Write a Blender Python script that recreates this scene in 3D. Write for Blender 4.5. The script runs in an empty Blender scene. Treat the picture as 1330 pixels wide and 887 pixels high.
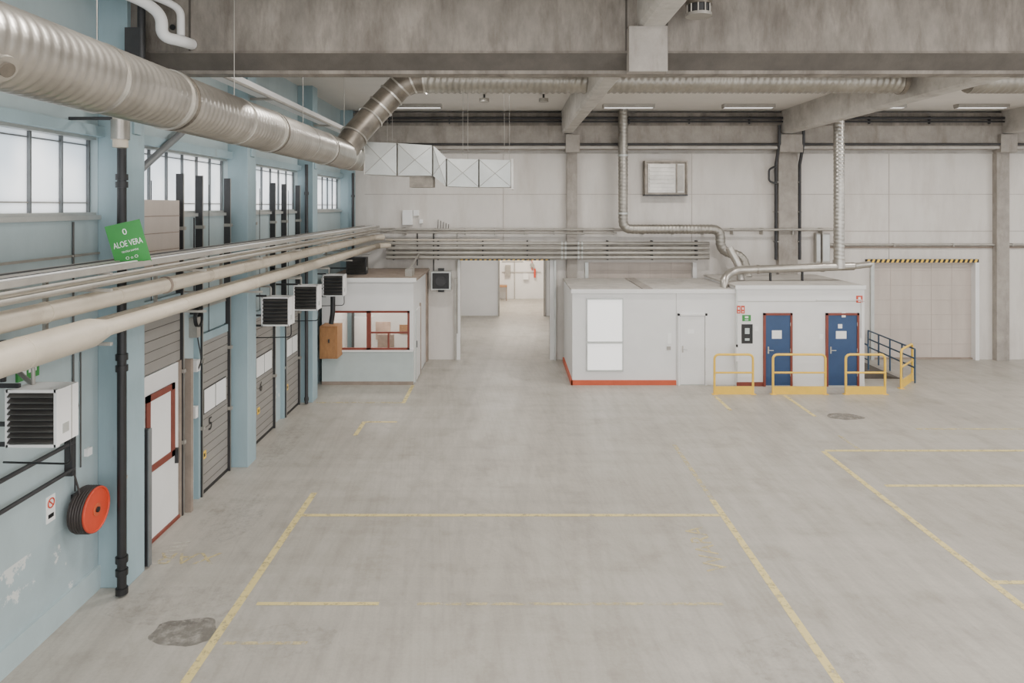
import bpy, math, random
from mathutils import Vector, Matrix
random.seed(4)
F=887.0; CH=5.2
def mx(u,d): return (u-661.0)*d/F       # survey measurement -> metres
def mz(v,d): return CH-(v-268.0)*d/F

# ------------------------------------------------------------ materials
def N(nt,t,**k):
    n=nt.nodes.new(t)
    for a,b in k.items(): setattr(n,a,b)
    return n
def mat(name,col,rough=0.6,metal=0.0,var=0.12,scale=3.0,stretch=(1,1,1),bump=0.0,bscale=40,thr=None,emis=0,dirt=None,dscale=1.0,dstretch=(1,1,1),ecol=(1,0.98,0.96)):
    m=bpy.data.materials.new(name); m.use_nodes=True
    nt=m.node_tree; b=nt.nodes['Principled BSDF']
    b.inputs['Roughness'].default_value=rough; b.inputs['Metallic'].default_value=metal
    g=N(nt,'ShaderNodeNewGeometry'); mp=N(nt,'ShaderNodeMapping'); mp.inputs['Scale'].default_value=stretch
    nt.links.new(g.outputs['Position'],mp.inputs['Vector'])
    no=N(nt,'ShaderNodeTexNoise'); no.inputs['Scale'].default_value=scale; no.inputs['Detail'].default_value=6
    no.inputs['Roughness'].default_value=0.65
    nt.links.new(mp.outputs[0],no.inputs['Vector'])
    r=N(nt,'ShaderNodeValToRGB')
    c=Vector(col)
    r.color_ramp.elements[0].position=0.3; r.color_ramp.elements[1].position=0.7
    r.color_ramp.elements[0].color=tuple(max(0,x*(1-var)) for x in c)+(1,)
    r.color_ramp.elements[1].color=tuple(min(1,x*(1+var)) for x in c)+(1,)
    nt.links.new(no.outputs['Fac'],r.inputs['Fac'])
    out=r.outputs['Color']
    if dirt is not None:
        m2=N(nt,'ShaderNodeMapping'); m2.inputs['Scale'].default_value=dstretch
        nt.links.new(g.outputs['Position'],m2.inputs['Vector'])
        n2=N(nt,'ShaderNodeTexNoise'); n2.inputs['Scale'].default_value=dscale; n2.inputs['Detail'].default_value=8
        n2.inputs['Roughness'].default_value=0.7
        nt.links.new(m2.outputs[0],n2.inputs['Vector'])
        r2=N(nt,'ShaderNodeValToRGB'); t=thr or (0.55,0.65)
        r2.color_ramp.elements[0].position=t[0]; r2.color_ramp.elements[1].position=t[1]
        nt.links.new(n2.outputs['Fac'],r2.inputs['Fac'])
        mi=N(nt,'ShaderNodeMixRGB'); mi.inputs['Color2'].default_value=tuple(dirt)+(1,)
        nt.links.new(r2.outputs['Color'],mi.inputs['Fac']); nt.links.new(out,mi.inputs['Color1']); out=mi.outputs['Color']
    nt.links.new(out,b.inputs['Base Color'])
    if bump>0:
        nb=N(nt,'ShaderNodeTexNoise'); nb.inputs['Scale'].default_value=bscale; nb.inputs['Detail'].default_value=4
        nt.links.new(mp.outputs[0],nb.inputs['Vector'])
        bu=N(nt,'ShaderNodeBump'); bu.inputs['Strength'].default_value=bump; bu.inputs['Distance'].default_value=0.02
        nt.links.new(nb.outputs['Fac'],bu.inputs['Height']); nt.links.new(bu.outputs[0],b.inputs['Normal'])
    if emis:
        b.inputs['Emission Color'].default_value=tuple(ecol)+(1,); b.inputs['Emission Strength'].default_value=emis
    return m

M={}
M['blue']=mat('blue_wall_paint',(0.39,0.475,0.495),0.55,var=0.08,scale=1.2,stretch=(1,1,0.4),bump=0.08)
M['blue_worn']=mat('worn_blue_paint',(0.36,0.445,0.47),0.5,var=0.09,scale=1.5,bump=0.12,dirt=(0.64,0.66,0.64),dscale=2.4,thr=(0.575,0.59))
M['blue_col']=mat('blue_column_paint',(0.30,0.405,0.445),0.5,var=0.10,scale=2,stretch=(1,1,0.3),dirt=(0.25,0.31,0.33),dscale=2,thr=(0.58,0.75),dstretch=(1,1,.3))
M['plaster']=mat('back_wall_plaster',(0.64,0.605,0.565),0.7,var=0.06,scale=1.1,stretch=(1,1,0.5),bump=0.05,dirt=(0.52,0.475,0.43),dscale=0.8,thr=(0.48,0.75),dstretch=(1.6,1,.35))
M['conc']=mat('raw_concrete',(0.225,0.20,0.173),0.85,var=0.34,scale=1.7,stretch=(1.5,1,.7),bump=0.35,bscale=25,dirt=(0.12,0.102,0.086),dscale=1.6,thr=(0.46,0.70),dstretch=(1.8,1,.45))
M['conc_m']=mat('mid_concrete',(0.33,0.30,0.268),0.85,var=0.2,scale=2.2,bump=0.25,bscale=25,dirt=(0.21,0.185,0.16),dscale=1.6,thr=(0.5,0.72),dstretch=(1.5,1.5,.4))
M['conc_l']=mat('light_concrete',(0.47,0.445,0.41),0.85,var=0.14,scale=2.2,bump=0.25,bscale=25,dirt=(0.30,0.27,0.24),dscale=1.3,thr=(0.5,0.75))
M['conc_d']=mat('dark_concrete_and_shade',(0.085,0.074,0.063),0.9,var=0.25,scale=2,bump=0.2)
M['ceil']=mat('ceiling_paint',(0.68,0.645,0.60),0.8,var=0.05,scale=0.8)
M['white']=mat('white_panel_paint',(0.75,0.745,0.735),0.5,var=0.035,scale=1.5)
M['white2']=mat('bright_white_board',(0.86,0.86,0.85),0.35,var=0.02)
M['backlit']=mat('backlit_window_pane',(0.88,0.88,0.87),0.25,var=0.01,emis=0.7)
M['cream']=mat('cream_pipe_paint',(0.56,0.495,0.40),0.45,var=0.12,scale=2.5,stretch=(1,0.6,1),dirt=(0.38,0.32,0.245),dscale=2,thr=(0.55,0.75))
M['galv']=mat('galvanised_steel',(0.47,0.445,0.405),0.34,metal=0.85,var=0.2,scale=2.2,bump=0.05,bscale=15)
M['galv_rib']=mat('ribbed_duct_steel',(0.34,0.32,0.285),0.42,metal=0.8,var=0.2,scale=2.2)
M['galv_d']=mat('aged_galvanised_steel',(0.22,0.195,0.165),0.42,metal=0.8,var=0.38,scale=3)
M['galv_l']=mat('light_sheet_metal',(0.52,0.535,0.515),0.42,metal=0.5,var=0.10,scale=2)
M['pipe']=mat('grey_conduit',(0.36,0.34,0.305),0.42,metal=0.35,var=0.15,scale=3)
M['dark']=mat('dark_steel',(0.04,0.04,0.042),0.5,metal=0.2,var=0.2)
M['slat']=mat('louvre_slat',(0.085,0.08,0.075),0.4,metal=0.3,var=0.1)
M['mull']=mat('window_mullion',(0.17,0.18,0.185),0.5,metal=0.2,var=0.1)
M['black']=mat('black_plastic',(0.012,0.012,0.013),0.45,var=0.2)
M['gate']=mat('grey_gate_panel',(0.265,0.25,0.23),0.5,var=0.10,scale=2,stretch=(1,0.5,1))
M['gate_b']=mat('beige_gate_panel',(0.51,0.445,0.395),0.6,var=0.10,scale=1.4,stretch=(1.3,1,0.3))
M['gate_g']=mat('beige_gate_groove',(0.43,0.37,0.33),0.6,var=0.08)
M['gap']=mat('panel_gap',(0.08,0.072,0.065),0.8,var=0.1)
M['rust']=mat('red_brown_frame',(0.20,0.045,0.03),0.5,var=0.15)
M['red']=mat('red_paint',(0.55,0.055,0.022),0.45,var=0.1)
M['orange']=mat('orange_red_skirting',(0.52,0.09,0.035),0.5,var=0.1)
M['yellow']=mat('yellow_guard_paint',(0.82,0.52,0.06),0.4,var=0.08)
M['bdoor']=mat('blue_door_paint',(0.025,0.062,0.155),0.4,var=0.08)
M['brail']=mat('blue_rail_paint',(0.03,0.07,0.125),0.4,var=0.08)
M['green']=mat('green_sign_paint',(0.035,0.26,0.05),0.45,var=0.08)
M['wood']=mat('orange_wood',(0.34,0.165,0.065),0.6,var=0.2,scale=4,stretch=(4,4,1))
M['hose']=mat('hose_rubber',(0.03,0.022,0.02),0.5,var=0.2)
M['tblue']=mat('teal_lower_panel',(0.48,0.54,0.53),0.55,var=0.05)
M['dim']=mat('booth_interior',(0.55,0.40,0.32),0.7,var=0.3,scale=3)
M['stain']=mat('brown_sheet',(0.27,0.215,0.175),0.7,var=0.2)
M['joint']=mat('wall_panel_joint',(0.42,0.38,0.345),0.8,var=0.15)
M['tube']=mat('fluorescent_tube',(0.9,0.9,0.9),0.4,emis=1.0)

def frosted():
    m=bpy.data.materials.new('frosted_window_glass'); m.use_nodes=True; nt=m.node_tree; nt.nodes.clear()
    o=N(nt,'ShaderNodeOutputMaterial'); t=N(nt,'ShaderNodeBsdfTranslucent'); d=N(nt,'ShaderNodeBsdfDiffuse'); mi=N(nt,'ShaderNodeMixShader')
    g=N(nt,'ShaderNodeNewGeometry'); no=N(nt,'ShaderNodeTexNoise'); no.inputs['Scale'].default_value=0.9
    r=N(nt,'ShaderNodeValToRGB'); r.color_ramp.elements[0].color=(0.74,0.78,0.81,1); r.color_ramp.elements[1].color=(0.97,0.97,0.97,1)
    r.color_ramp.elements[0].position=0.35; r.color_ramp.elements[1].position=0.6
    nt.links.new(g.outputs['Position'],no.inputs['Vector']); nt.links.new(no.outputs['Fac'],r.inputs['Fac'])
    nt.links.new(r.outputs[0],t.inputs['Color']); d.inputs['Color'].default_value=(0.8,0.82,0.84,1)
    mi.inputs[0].default_value=0.15
    nt.links.new(t.outputs[0],mi.inputs[1]); nt.links.new(d.outputs[0],mi.inputs[2]); nt.links.new(mi.outputs[0],o.inputs[0])
    return m
M['frost']=frosted()
def clearglass():
    m=bpy.data.materials.new('clear_glass'); m.use_nodes=True; nt=m.node_tree; nt.nodes.clear()
    o=N(nt,'ShaderNodeOutputMaterial'); t=N(nt,'ShaderNodeBsdfTransparent'); d=N(nt,'ShaderNodeBsdfGlossy'); mi=N(nt,'ShaderNodeMixShader')
    d.inputs['Roughness'].default_value=0.08; mi.inputs[0].default_value=0.10
    t.inputs['Color'].default_value=(0.92,0.94,0.94,1)
    nt.links.new(t.outputs[0],mi.inputs[1]); nt.links.new(d.outputs[0],mi.inputs[2]); nt.links.new(mi.outputs[0],o.inputs[0])
    return m
M['glass']=clearglass()

def paintline(name,col,cover=0.5,opac=1.0,low=0.08):
    m=bpy.data.materials.new(name); m.use_nodes=True; nt=m.node_tree; b=nt.nodes['Principled BSDF']
    o=nt.nodes['Material Output']; b.inputs['Base Color'].default_value=tuple(col)+(1,); b.inputs['Roughness'].default_value=0.5
    g=N(nt,'ShaderNodeNewGeometry'); no=N(nt,'ShaderNodeTexNoise'); no.inputs['Scale'].default_value=7; no.inputs['Detail'].default_value=8; no.inputs['Roughness'].default_value=0.75
    r=N(nt,'ShaderNodeValToRGB'); r.color_ramp.elements[0].position=cover-0.07; r.color_ramp.elements[1].position=cover+0.07
    r.color_ramp.elements[0].color=(opac,opac,opac,1); r.color_ramp.elements[1].color=(low,low,low,1)
    t=N(nt,'ShaderNodeBsdfTransparent'); mi=N(nt,'ShaderNodeMixShader')
    nt.links.new(g.outputs['Position'],no.inputs['Vector']); nt.links.new(no.outputs['Fac'],r.inputs['Fac'])
    nt.links.new(r.outputs[0],mi.inputs[0]); nt.links.new(t.outputs[0],mi.inputs[1]); nt.links.new(b.outputs[0],mi.inputs[2]); nt.links.new(mi.outputs[0],o.inputs[0])
    return m
M['yl']=paintline('worn_yellow_line',(0.74,0.61,0.27),0.58,0.9,.2)
M['ylf']=paintline('faded_yellow_line',(0.70,0.59,0.31),0.50,0.7,.05)
M['ywt']=paintline('faded_white_line',(0.66,0.63,0.54),0.54,0.6)
M['oil']=paintline('oil_stain',(0.10,0.09,0.08),0.54,0.42,0.12)
M['scuff']=paintline('floor_scuff',(0.18,0.165,0.15),0.46,0.14,0.0)

def floor_mat():
    m=bpy.data.materials.new('polished_concrete_floor'); m.use_nodes=True; nt=m.node_tree; b=nt.nodes['Principled BSDF']
    g=N(nt,'ShaderNodeNewGeometry')
    def noise(sc,stretch=(1,1,1),rot=0,det=6,ro=0.6):
        mp=N(nt,'ShaderNodeMapping'); mp.inputs['Rotation'].default_value=(0,0,rot)
        nt.links.new(g.outputs['Position'],mp.inputs['Vector'])
        m2=N(nt,'ShaderNodeMapping'); m2.inputs['Scale'].default_value=stretch
        nt.links.new(mp.outputs[0],m2.inputs['Vector'])
        n=N(nt,'ShaderNodeTexNoise'); n.inputs['Scale'].default_value=sc; n.inputs['Detail'].default_value=det; n.inputs['Roughness'].default_value=ro
        nt.links.new(m2.outputs[0],n.inputs['Vector']); return n
    def ramp(n,p0,c0,p1,c1):
        r=N(nt,'ShaderNodeValToRGB'); r.color_ramp.elements[0].position=p0; r.color_ramp.elements[1].position=p1
        r.color_ramp.elements[0].color=tuple(c0)+(1,); r.color_ramp.elements[1].color=tuple(c1)+(1,)
        nt.links.new(n.outputs['Fac'],r.inputs['Fac']); return r
    def mul(a,bb,f=1.0,bt='MULTIPLY'):
        x=N(nt,'ShaderNodeMixRGB',blend_type=bt); x.inputs[0].default_value=f
        nt.links.new(a,x.inputs[1]); nt.links.new(bb,x.inputs[2]); return x.outputs[0]
    base=ramp(noise(0.30),0.3,(0.395,0.368,0.325),0.7,(0.475,0.448,0.402)).outputs[0]
    s1=ramp(noise(1.0,(3.5,0.08,1),0.08),0.35,(0.87,0.867,0.86),0.6,(1,1,1)).outputs[0]
    s1b=ramp(noise(3.0,(4.5,0.05,1),-0.12),0.40,(0.94,0.938,0.935),0.52,(1,1,1)).outputs[0]
    s2=ramp(noise(1.2,(6,0.06,1),-0.62),0.36,(0.95,0.948,0.945),0.5,(1,1,1)).outputs[0]
    s3=ramp(noise(0.9,(0.10,4,1),0.03),0.38,(0.94,0.938,0.935),0.6,(1,1,1)).outputs[0]
    s4=ramp(noise(1.3,det=9,ro=0.68),0.34,(0.84,0.83,0.81),0.5,(1,1,1)).outputs[0]
    s5=ramp(noise(26,det=3),0.3,(0.93,0.93,0.925),0.6,(1,1,1)).outputs[0]
    s6=ramp(noise(5,det=10,ro=0.8),0.67,(1,1,1),0.73,(1.14,1.14,1.13)).outputs[0]
    c=base
    for s in (s1,s1b,s2,s3,s4,s5,s6): c=mul(c,s)
    nt.links.new(c,b.inputs['Base Color'])
    rr=ramp(noise(0.8,det=8),0.3,(0.34,)*3,0.7,(0.54,)*3); nt.links.new(rr.outputs[0],b.inputs['Roughness'])
    bu=N(nt,'ShaderNodeBump'); bu.inputs['Strength'].default_value=0.05; bu.inputs['Distance'].default_value=0.02
    nt.links.new(noise(14).outputs['Fac'],bu.inputs['Height']); nt.links.new(bu.outputs[0],b.inputs['Normal'])
    return m
M['floor']=floor_mat()

# ------------------------------------------------------------ mesh builder
class B:
    def __init__(s,name): s.name=name; s.v=[]; s.f=[]; s.m=[]; s.sm=[]; s.mats=[]
    def mi(s,k):
        if k not in s.mats: s.mats.append(k)
        return s.mats.index(k)
    def add(s,vs,fs,k,smooth=False):
        o=len(s.v); s.v+= [tuple(p) for p in vs]; i=s.mi(k)
        for f in fs: s.f.append(tuple(o+a for a in f)); s.m.append(i); s.sm.append(smooth)
    def box(s,x0,x1,y0,y1,z0,z1,k,T=None):
        x0,x1=sorted((x0,x1)); y0,y1=sorted((y0,y1)); z0,z1=sorted((z0,z1))
        vs=[Vector(p) for p in [(x0,y0,z0),(x1,y0,z0),(x1,y1,z0),(x0,y1,z0),(x0,y0,z1),(x1,y0,z1),(x1,y1,z1),(x0,y1,z1)]]
        if T: vs=[T@p for p in vs]
        s.add(vs,[(0,3,2,1),(4,5,6,7),(0,1,5,4),(1,2,6,5),(2,3,7,6),(3,0,4,7)],k); return s
    def prism_x(s,prof,x0,x1,k):
        n=len(prof); vs=[(x0,y,z) for y,z in prof]+[(x1,y,z) for y,z in prof]
        fs=[tuple(range(n))[::-1],tuple(range(n,2*n))]+[(i,(i+1)%n,n+(i+1)%n,n+i) for i in range(n)]
        s.add(vs,fs,k)
    def prism_y(s,prof,y0,y1,k):
        n=len(prof); vs=[(x,y0,z) for x,z in prof]+[(x,y1,z) for x,z in prof]
        fs=[tuple(range(n)),tuple(range(n,2*n))[::-1]]+[(i,n+i,n+(i+1)%n,(i+1)%n) for i in range(n)]
        s.add(vs,fs,k)
    def tube(s,pts,r,k,seg=14,bend=0.0,rib=None,step=None,smooth=True,caps=True):
        pts=[Vector(p) for p in pts]
        if bend>0 and len(pts)>2:
            q=[pts[0]]
            for i in range(1,len(pts)-1):
                a,b,c=pts[i-1],pts[i],pts[i+1]
                d1=min(bend,(a-b).length*0.49); d2=min(bend,(c-b).length*0.49)
                p=b+(a-b).normalized()*d1; e=b+(c-b).normalized()*d2
                for j in range(9):
                    t=j/8; q.append(p*(1-t)**2+b*2*t*(1-t)+e*t*t)
            q.append(pts[-1]); pts=q
        if rib:
            st=step or rib[0]/6; q=[];
            for i in range(len(pts)-1):
                L=(pts[i+1]-pts[i]).length; n=max(1,int(round(L/st)))
                for j in range(n): q.append(pts[i].lerp(pts[i+1],j/n))
            q.append(pts[-1]); pts=q
        n=len(pts); tan=[]
        for i in range(n):
            a=pts[max(0,i-1)]; b=pts[min(n-1,i+1)]; tan.append((b-a).normalized())
        t0=tan[0]; up=Vector((0,0,1)) if abs(t0.z)<0.9 else Vector((0,1,0))
        nx=t0.cross(up).normalized(); vs=[]; dist=0
        for i in range(n):
            if i>0:
                dist+=(pts[i]-pts[i-1]).length
                nx=(nx-tan[i]*nx.dot(tan[i])).normalized()
            ny=tan[i].cross(nx)
            for j in range(seg):
                a=2*math.pi*j/seg; rr=r[i] if isinstance(r,(list,tuple)) else r
                if rib and ((dist/rib[0]+j/seg)%1.0)<0.28: rr+=rib[1]
                vs.append(pts[i]+(nx*math.cos(a)+ny*math.sin(a))*rr)
        fs=[]
        for i in range(n-1):
            for j in range(seg):
                a=i*seg+j; b=i*seg+(j+1)%seg; fs.append((a,b,b+seg,a+seg))
        s.add(vs,fs,k,smooth)
        if caps: s.add(vs[:seg],[tuple(range(seg))[::-1]],k); s.add(vs[-seg:],[tuple(range(seg))],k)
        return s
    def cyl(s,p0,p1,r,k,seg=20): return s.tube([p0,p1],r,k,seg=seg)
    def done(s,parent=None,bevel=0):
        me=bpy.data.meshes.new(s.name); me.from_pydata(s.v,[],s.f)
        for k in s.mats: me.materials.append(M[k])
        me.polygons.foreach_set('material_index',s.m); me.polygons.foreach_set('use_smooth',s.sm); me.update()
        xs=[p[0] for p in s.v]; ys=[p[1] for p in s.v]; zs=[p[2] for p in s.v]
        c=Vector(((min(xs)+max(xs))/2,(min(ys)+max(ys))/2,min(zs)))
        me.transform(Matrix.Translation(-c))
        o=bpy.data.objects.new(s.name,me); bpy.context.collection.objects.link(o); o.location=c
        if bevel:
            b=o.modifiers.new('bevel','BEVEL'); b.width=bevel; b.segments=2; b.limit_method='ANGLE'
        if parent:
            o.parent=parent; o.matrix_parent_inverse=Matrix.Translation(-parent.location)
        return o
def text(s,body,size,matk,loc,rot,parent,name='lettering',align='CENTER',sx=1):
    c=bpy.data.curves.new(name,'FONT'); c.body=body; c.size=size; c.extrude=0.001; c.align_x=align; c.align_y='CENTER'
    o=bpy.data.objects.new(name+'_tmp',c); bpy.context.collection.objects.link(o)
    bpy.context.view_layer.update()
    me=bpy.data.meshes.new_from_object(o.evaluated_get(bpy.context.evaluated_depsgraph_get()))
    bpy.data.objects.remove(o)
    me.materials.clear(); me.materials.append(M[matk])
    q=bpy.data.objects.new(name,me); bpy.context.collection.objects.link(q)
    q.scale=(sx,1,1)
    q.location=loc; q.rotation_euler=rot
    if parent:
        q.parent=parent; q.matrix_parent_inverse=Matrix.Translation(-parent.location)
    return q

XW=-5.6; XC=-5.2; YB=23.2; XR=24.0; Y0=-3.0; ZC=8.4
COLS=[0.3,4.8,9.3,13.6,18.1,22.7]

# ------------------------------------------------------------ shell
B('floor').box(-6,XR,Y0,41,-0.2,0,'floor').done()
B('ceiling').box(-6,XR,Y0,YB+.3,ZC,ZC+.2,'ceil').done()
w=B('wall_left')
w.box(XW-.3,XW,Y0,YB,1.15,5.07,'blue').box(XW-.3,XW,Y0,YB,0,1.15,'blue_worn').box(XW-.3,XW,Y0,YB,6.14,ZC,'blue')
for c in COLS: w.box(XW-.3,XW,c,c+.45,5.07,6.14,'blue')
w.box(XW-.3,XW,Y0,Y0+.3,5.07,6.14,'blue')
w.done()
t=B('trim_1'); t.box(XW,XW+.05,Y0,YB,5.02,5.08,'galv_l'); t.box(XW,XW+.10,Y0,YB,6.14,6.28,'blue_col'); t.box(XW,XW+.06,Y0,YB,6.9,6.96,'white'); t.box(XW,XW+.03,Y0,9.3,4.55,4.58,'pipe'); t.done()
B('baseboard_left').box(XW,XW+.04,Y0,9.3,0,0.32,'blue').done()
nW=0
edges=[Y0+.3]+[v for c in COLS for v in (c,c+.45)]+[YB]
for i in range(0,len(edges)-1,2):
    a,b=edges[i],edges[i+1]
    if b-a<0.6: continue
    nW+=1; w=B('window_%d'%nW)
    w.box(XW-.16,XW-.14,a,b,5.07,6.14,'frost')
    w.box(XW-.2,XW-.02,a,b,5.07,5.12,'galv_l').box(XW-.2,XW-.02,a,b,6.10,6.14,'galv_l')
    n=max(1,int(round((b-a)/0.57)))
    for j in range(n+1):
        y=a+(b-a)*j/n; hw=.014 if 0<j<n else .03
        w.box(XW-.17,XW-.10,max(a,y-hw),min(b,y+hw),5.12,6.10,'mull')
    w.box(XW-.17,XW-.12,a,b,5.24,5.255,'pipe'); w.box(XW-.17,XW-.12,a,b,6.02,6.035,'mull')
    w.done()
for c in COLS:
    k=B('concrete_pillar'); k.box(XW,XC,c,c+.45,0,ZC,'blue_col'); k.box(XW+.01,XC+.03,c+.13,c+.32,6.2,6.5,'blue_col'); k.done(bevel=.01)

dx0,dx1,dz=-1.65,1.39,3.37
gx0,gx1=2.64,6.25; hx0,hx1=12.32,15.8; gz=3.3
w=B('wall_back')
w.box(-6,dx0,YB,YB+.3,0,dz,'plaster').box(dx1,gx0,YB,YB+.3,0,dz,'plaster').box(gx1,hx0,YB,YB+.3,0,dz,'plaster').box(hx1,XR,YB,YB+.3,0,dz,'plaster')
w.box(gx0,gx1,YB,YB+.3,gz,dz,'plaster').box(hx0,hx1,YB,YB+.3,gz,dz,'plaster')
w.box(-6,XR,YB,YB+.3,dz,ZC,'plaster'); w.done()
t=B('trim_2')
for z in (5.6,4.35): t.box(-4.9,XR,YB-.012,YB,z,z+.02,'joint')
t.box(-4.9,XR,YB-.03,YB,6.98,7.06,'conc_l')
t.box(10.6,XR,YB-.05,YB,3.78,3.84,'stain')
for x in (-.2,6.2,12.9,20): t.box(x,x+.02,YB-.01,YB,3.4,7,'joint')
t.done()
w=B('wall_right'); w.box(XR,XR+.3,Y0,YB+.3,0,2.0,'plaster').box(XR,XR+.3,Y0,YB+.3,7.6,ZC,'plaster')
for y in (-3,4.8,9.3,13.6,18.1,22.7): w.box(XR,XR+.3,y,y+.5,2,7.6,'conc_l')
w.done()
w=B('window_%d'%(nW+1)); w.box(XR+.14,XR+.16,Y0,YB,2.0,7.6,'frost')
for i in range(24): w.box(XR+.1,XR+.2,Y0+i*1.09,Y0+i*1.09+.05,2,7.6,'pipe')
w.done()

# girders and beams
g=B('concrete_girder'); y=9.36
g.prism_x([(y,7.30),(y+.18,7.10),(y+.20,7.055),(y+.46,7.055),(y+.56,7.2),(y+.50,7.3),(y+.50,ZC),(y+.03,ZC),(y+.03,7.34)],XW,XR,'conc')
g.add([(XW,y-.004,7.298),(XR,y-.004,7.298),(XR,y+.176,7.098),(XW,y+.176,7.098)],[(0,3,2,1)],'conc_d')  # shade on the girder's sloped underside, painted as a dark sheet
g.box(1.62,2.14,9.2,9.40,7.02,7.63,'conc_m')
for x in (-4.4,1.6,2.16,9.2): g.box(x,x+.025,9.38,9.395,7.34,ZC,'conc_d')
for x in (-4.75,-4.62): g.cyl((x,9.375,7.66),(x,9.396,7.66),.04,'black',12)
g.done()
g=B('concrete_girder')
g.prism_x([(22.78,7.20),(22.95,7.10),(YB,7.10),(YB,8.32),(22.86,8.32),(22.86,7.34)],XC,XR,'conc_m'); g.box(XC,XR,22.76,22.82,7.12,7.2,'conc_l')
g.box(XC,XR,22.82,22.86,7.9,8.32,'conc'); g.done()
for x in (1.76,9.12,16.5):
    g=B('roof_beam'); x1=x+.38
    g.prism_y([(x+.05,7.63),(x1-.05,7.63),(x1,7.68),(x1,ZC),(x,ZC),(x,7.68)],Y0,22.9,'conc_l'); g.done()
for x0,x1 in ((1.95,2.3),(9.08,9.72),(16.42,16.85)):
    g=B('concrete_pillar'); g.box(x0,x1,22.98,YB,0,7.12,'conc_m'); g.box(x0-.06,x1+.06,22.7,22.98,7.0,7.6,'conc_m'); g.done(bevel=.01)

g=B('cable_conduit')
for z,r in ((8.14,.045),(8.02,.03),(7.27,.035)):
    g.tube([(-4.9,22.74,z),(XR,22.74,z)],r,'dark',seg=8)
for x in range(-4,24,2): g.box(x,x+.03,22.72,22.86,7.95,8.2,'dark')
g.done()
g=B('cable_riser')
for x in (9.0,9.80): g.tube([(x,23.02,3.4),(x,23.02,6.6),(x,22.72,7.3),(x,22.72,7.9)],.055,'dark',seg=8)
for z in (4.0,5.0,6.0): g.box(8.96,9.08,22.98,YB,z,z+.03,'pipe').box(9.74,9.86,22.98,YB,z,z+.03,'pipe')
g.tube([(9.02,22.98,5.95),(8.75,22.98,6.05),(8.75,22.98,6.45),(9.0,22.98,6.55)],.035,'dark',seg=8,bend=.1)
g.done()

def fixture(x,y,z=ZC):
    g=B('fluorescent_light'); g.box(x-.8,x+.8,y-.13,y+.13,z-.09,z,'conc_l'); g.tube([(x-.75,y-.05,z-.11),(x+.75,y-.05,z-.11)],.016,'tube',seg=8); g.tube([(x-.75,y+.05,z-.11),(x+.75,y+.05,z-.11)],.016,'tube',seg=8)
    g.box(x-.8,x-.77,y-.1,y+.1,z-.13,z-.09,'pipe'); g.box(x+.77,x+.8,y-.1,y+.1,z-.13,z-.09,'pipe'); g.box(x-.8,x+.8,y-.14,y-.12,z-.12,z-.02,'pipe'); o=g.done()
for x in (-2.9,3.75,7.5,11.6,14.8): fixture(x,21.4)
def alight(x,y,z,sx,sy,e,col=(1,.96,.91),rot=(0,0,0),name='room_and_fill_light'):
    l=bpy.data.lights.new(name,'AREA'); l.shape='RECTANGLE'; l.size=sx; l.size_y=sy; l.energy=e; l.color=col
    o=bpy.data.objects.new(name,l); o.location=(x,y,z); o.rotation_euler=rot; bpy.context.collection.objects.link(o); return o
for y in (0.5,6,12,18.5):
    for x in (-1.5,5.5,13,20): alight(x,y,ZC-.16,1.6,.5,215 if y>10 else 195)  # added fill lamps in rows, no fixtures behind them, to brighten the hall

for u,v,d in ((629,122,19.5),(706,130,19.5)):
    g=B('smoke_detector'); x=mx(u,d); g.cyl((x,d,ZC),(x,d,ZC-.12),.03,'dark',8); g.cyl((x,d,ZC-.12),(x,d,ZC-.22),.14,'pipe',16); g.done()

# ------------------------------------------------------------ main spiral duct
D=B('spiral_ventilation_duct')
xD,zD,rD=-3.62,6.33,.30
D.tube([(xD,Y0,zD),(xD,15.6,zD)],rD,'galv',seg=44,rib=(.11,.010),step=.0275)
for y in (1.2,4.2,7.2,10.2,13.2): D.tube([(xD,y,zD),(xD,y+.05,zD)],rD+.022,'galv',seg=40); D.tube([(xD,y+.11,zD),(xD,y+.13,zD)],rD+.022,'galv_d',seg=40)
D.tube([(xD,15.55,zD),(xD,15.7,zD),(xD,15.95,zD)],[rD,rD+.01,rD*.75],'galv',seg=40)
def seglobster(pts,r,k):
    D.tube(pts,r,k,seg=32,smooth=True)
    for a,b in zip(pts,pts[1:]):
        a=Vector(a); b=Vector(b); dd=(b-a).normalized(); D.tube([b-dd*.02,b+dd*.02],r+.025,'galv',seg=32)
seglobster([(xD,14.9,zD),(xD+.18,15.15,6.75),(xD+.5,15.4,7.2),(xD+.72,15.45,7.46),(xD+.95,15.5,7.72)],.29,'galv_d')
seglobster([(xD+.95,15.5,7.72),(xD+1.15,15.5,7.93),(xD+1.42,15.5,8.04),(xD+1.7,15.5,8.06)],.29,'galv_d')
D.tube([(xD+1.7,15.5,8.06),(8.85,15.5,8.06)],.28,'galv_rib',seg=32,rib=(.14,.022),step=.035)
D.tube([(8.85,15.5,8.06),(8.95,15.5,8.06)],.32,'galv_d',seg=32)
D.tube([(10.4,15.5,8.06),(20,15.5,8.06)],.28,'galv_rib',seg=32,rib=(.14,.022),step=.035)
D.tube([(xD+.18,4.42,zD-.14),(xD+.36,4.40,zD-.235)],.07,'galv',seg=24); D.tube([(xD+.355,4.40,zD-.232),(xD+.38,4.395,zD-.246)],.088,'galv',seg=24); D.tube([(xD+.38,4.395,zD-.246),(xD+.40,4.39,zD-.256)],.05,'galv_d',seg=20)
for y in (3,6,9,12,15):
    D.tube([(xD,y,zD+rD),(xD,y,ZC)],.006,'pipe',seg=6); D.tube([(xD,y-.015,zD),(xD,y+.015,zD)],rD+.016,'galv',seg=40)
for x in (-1,0.6,3.5,6.5,12): D.tube([(x,15.5,8.3),(x,15.5,ZC)],.01,'dark',seg=6)
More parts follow.
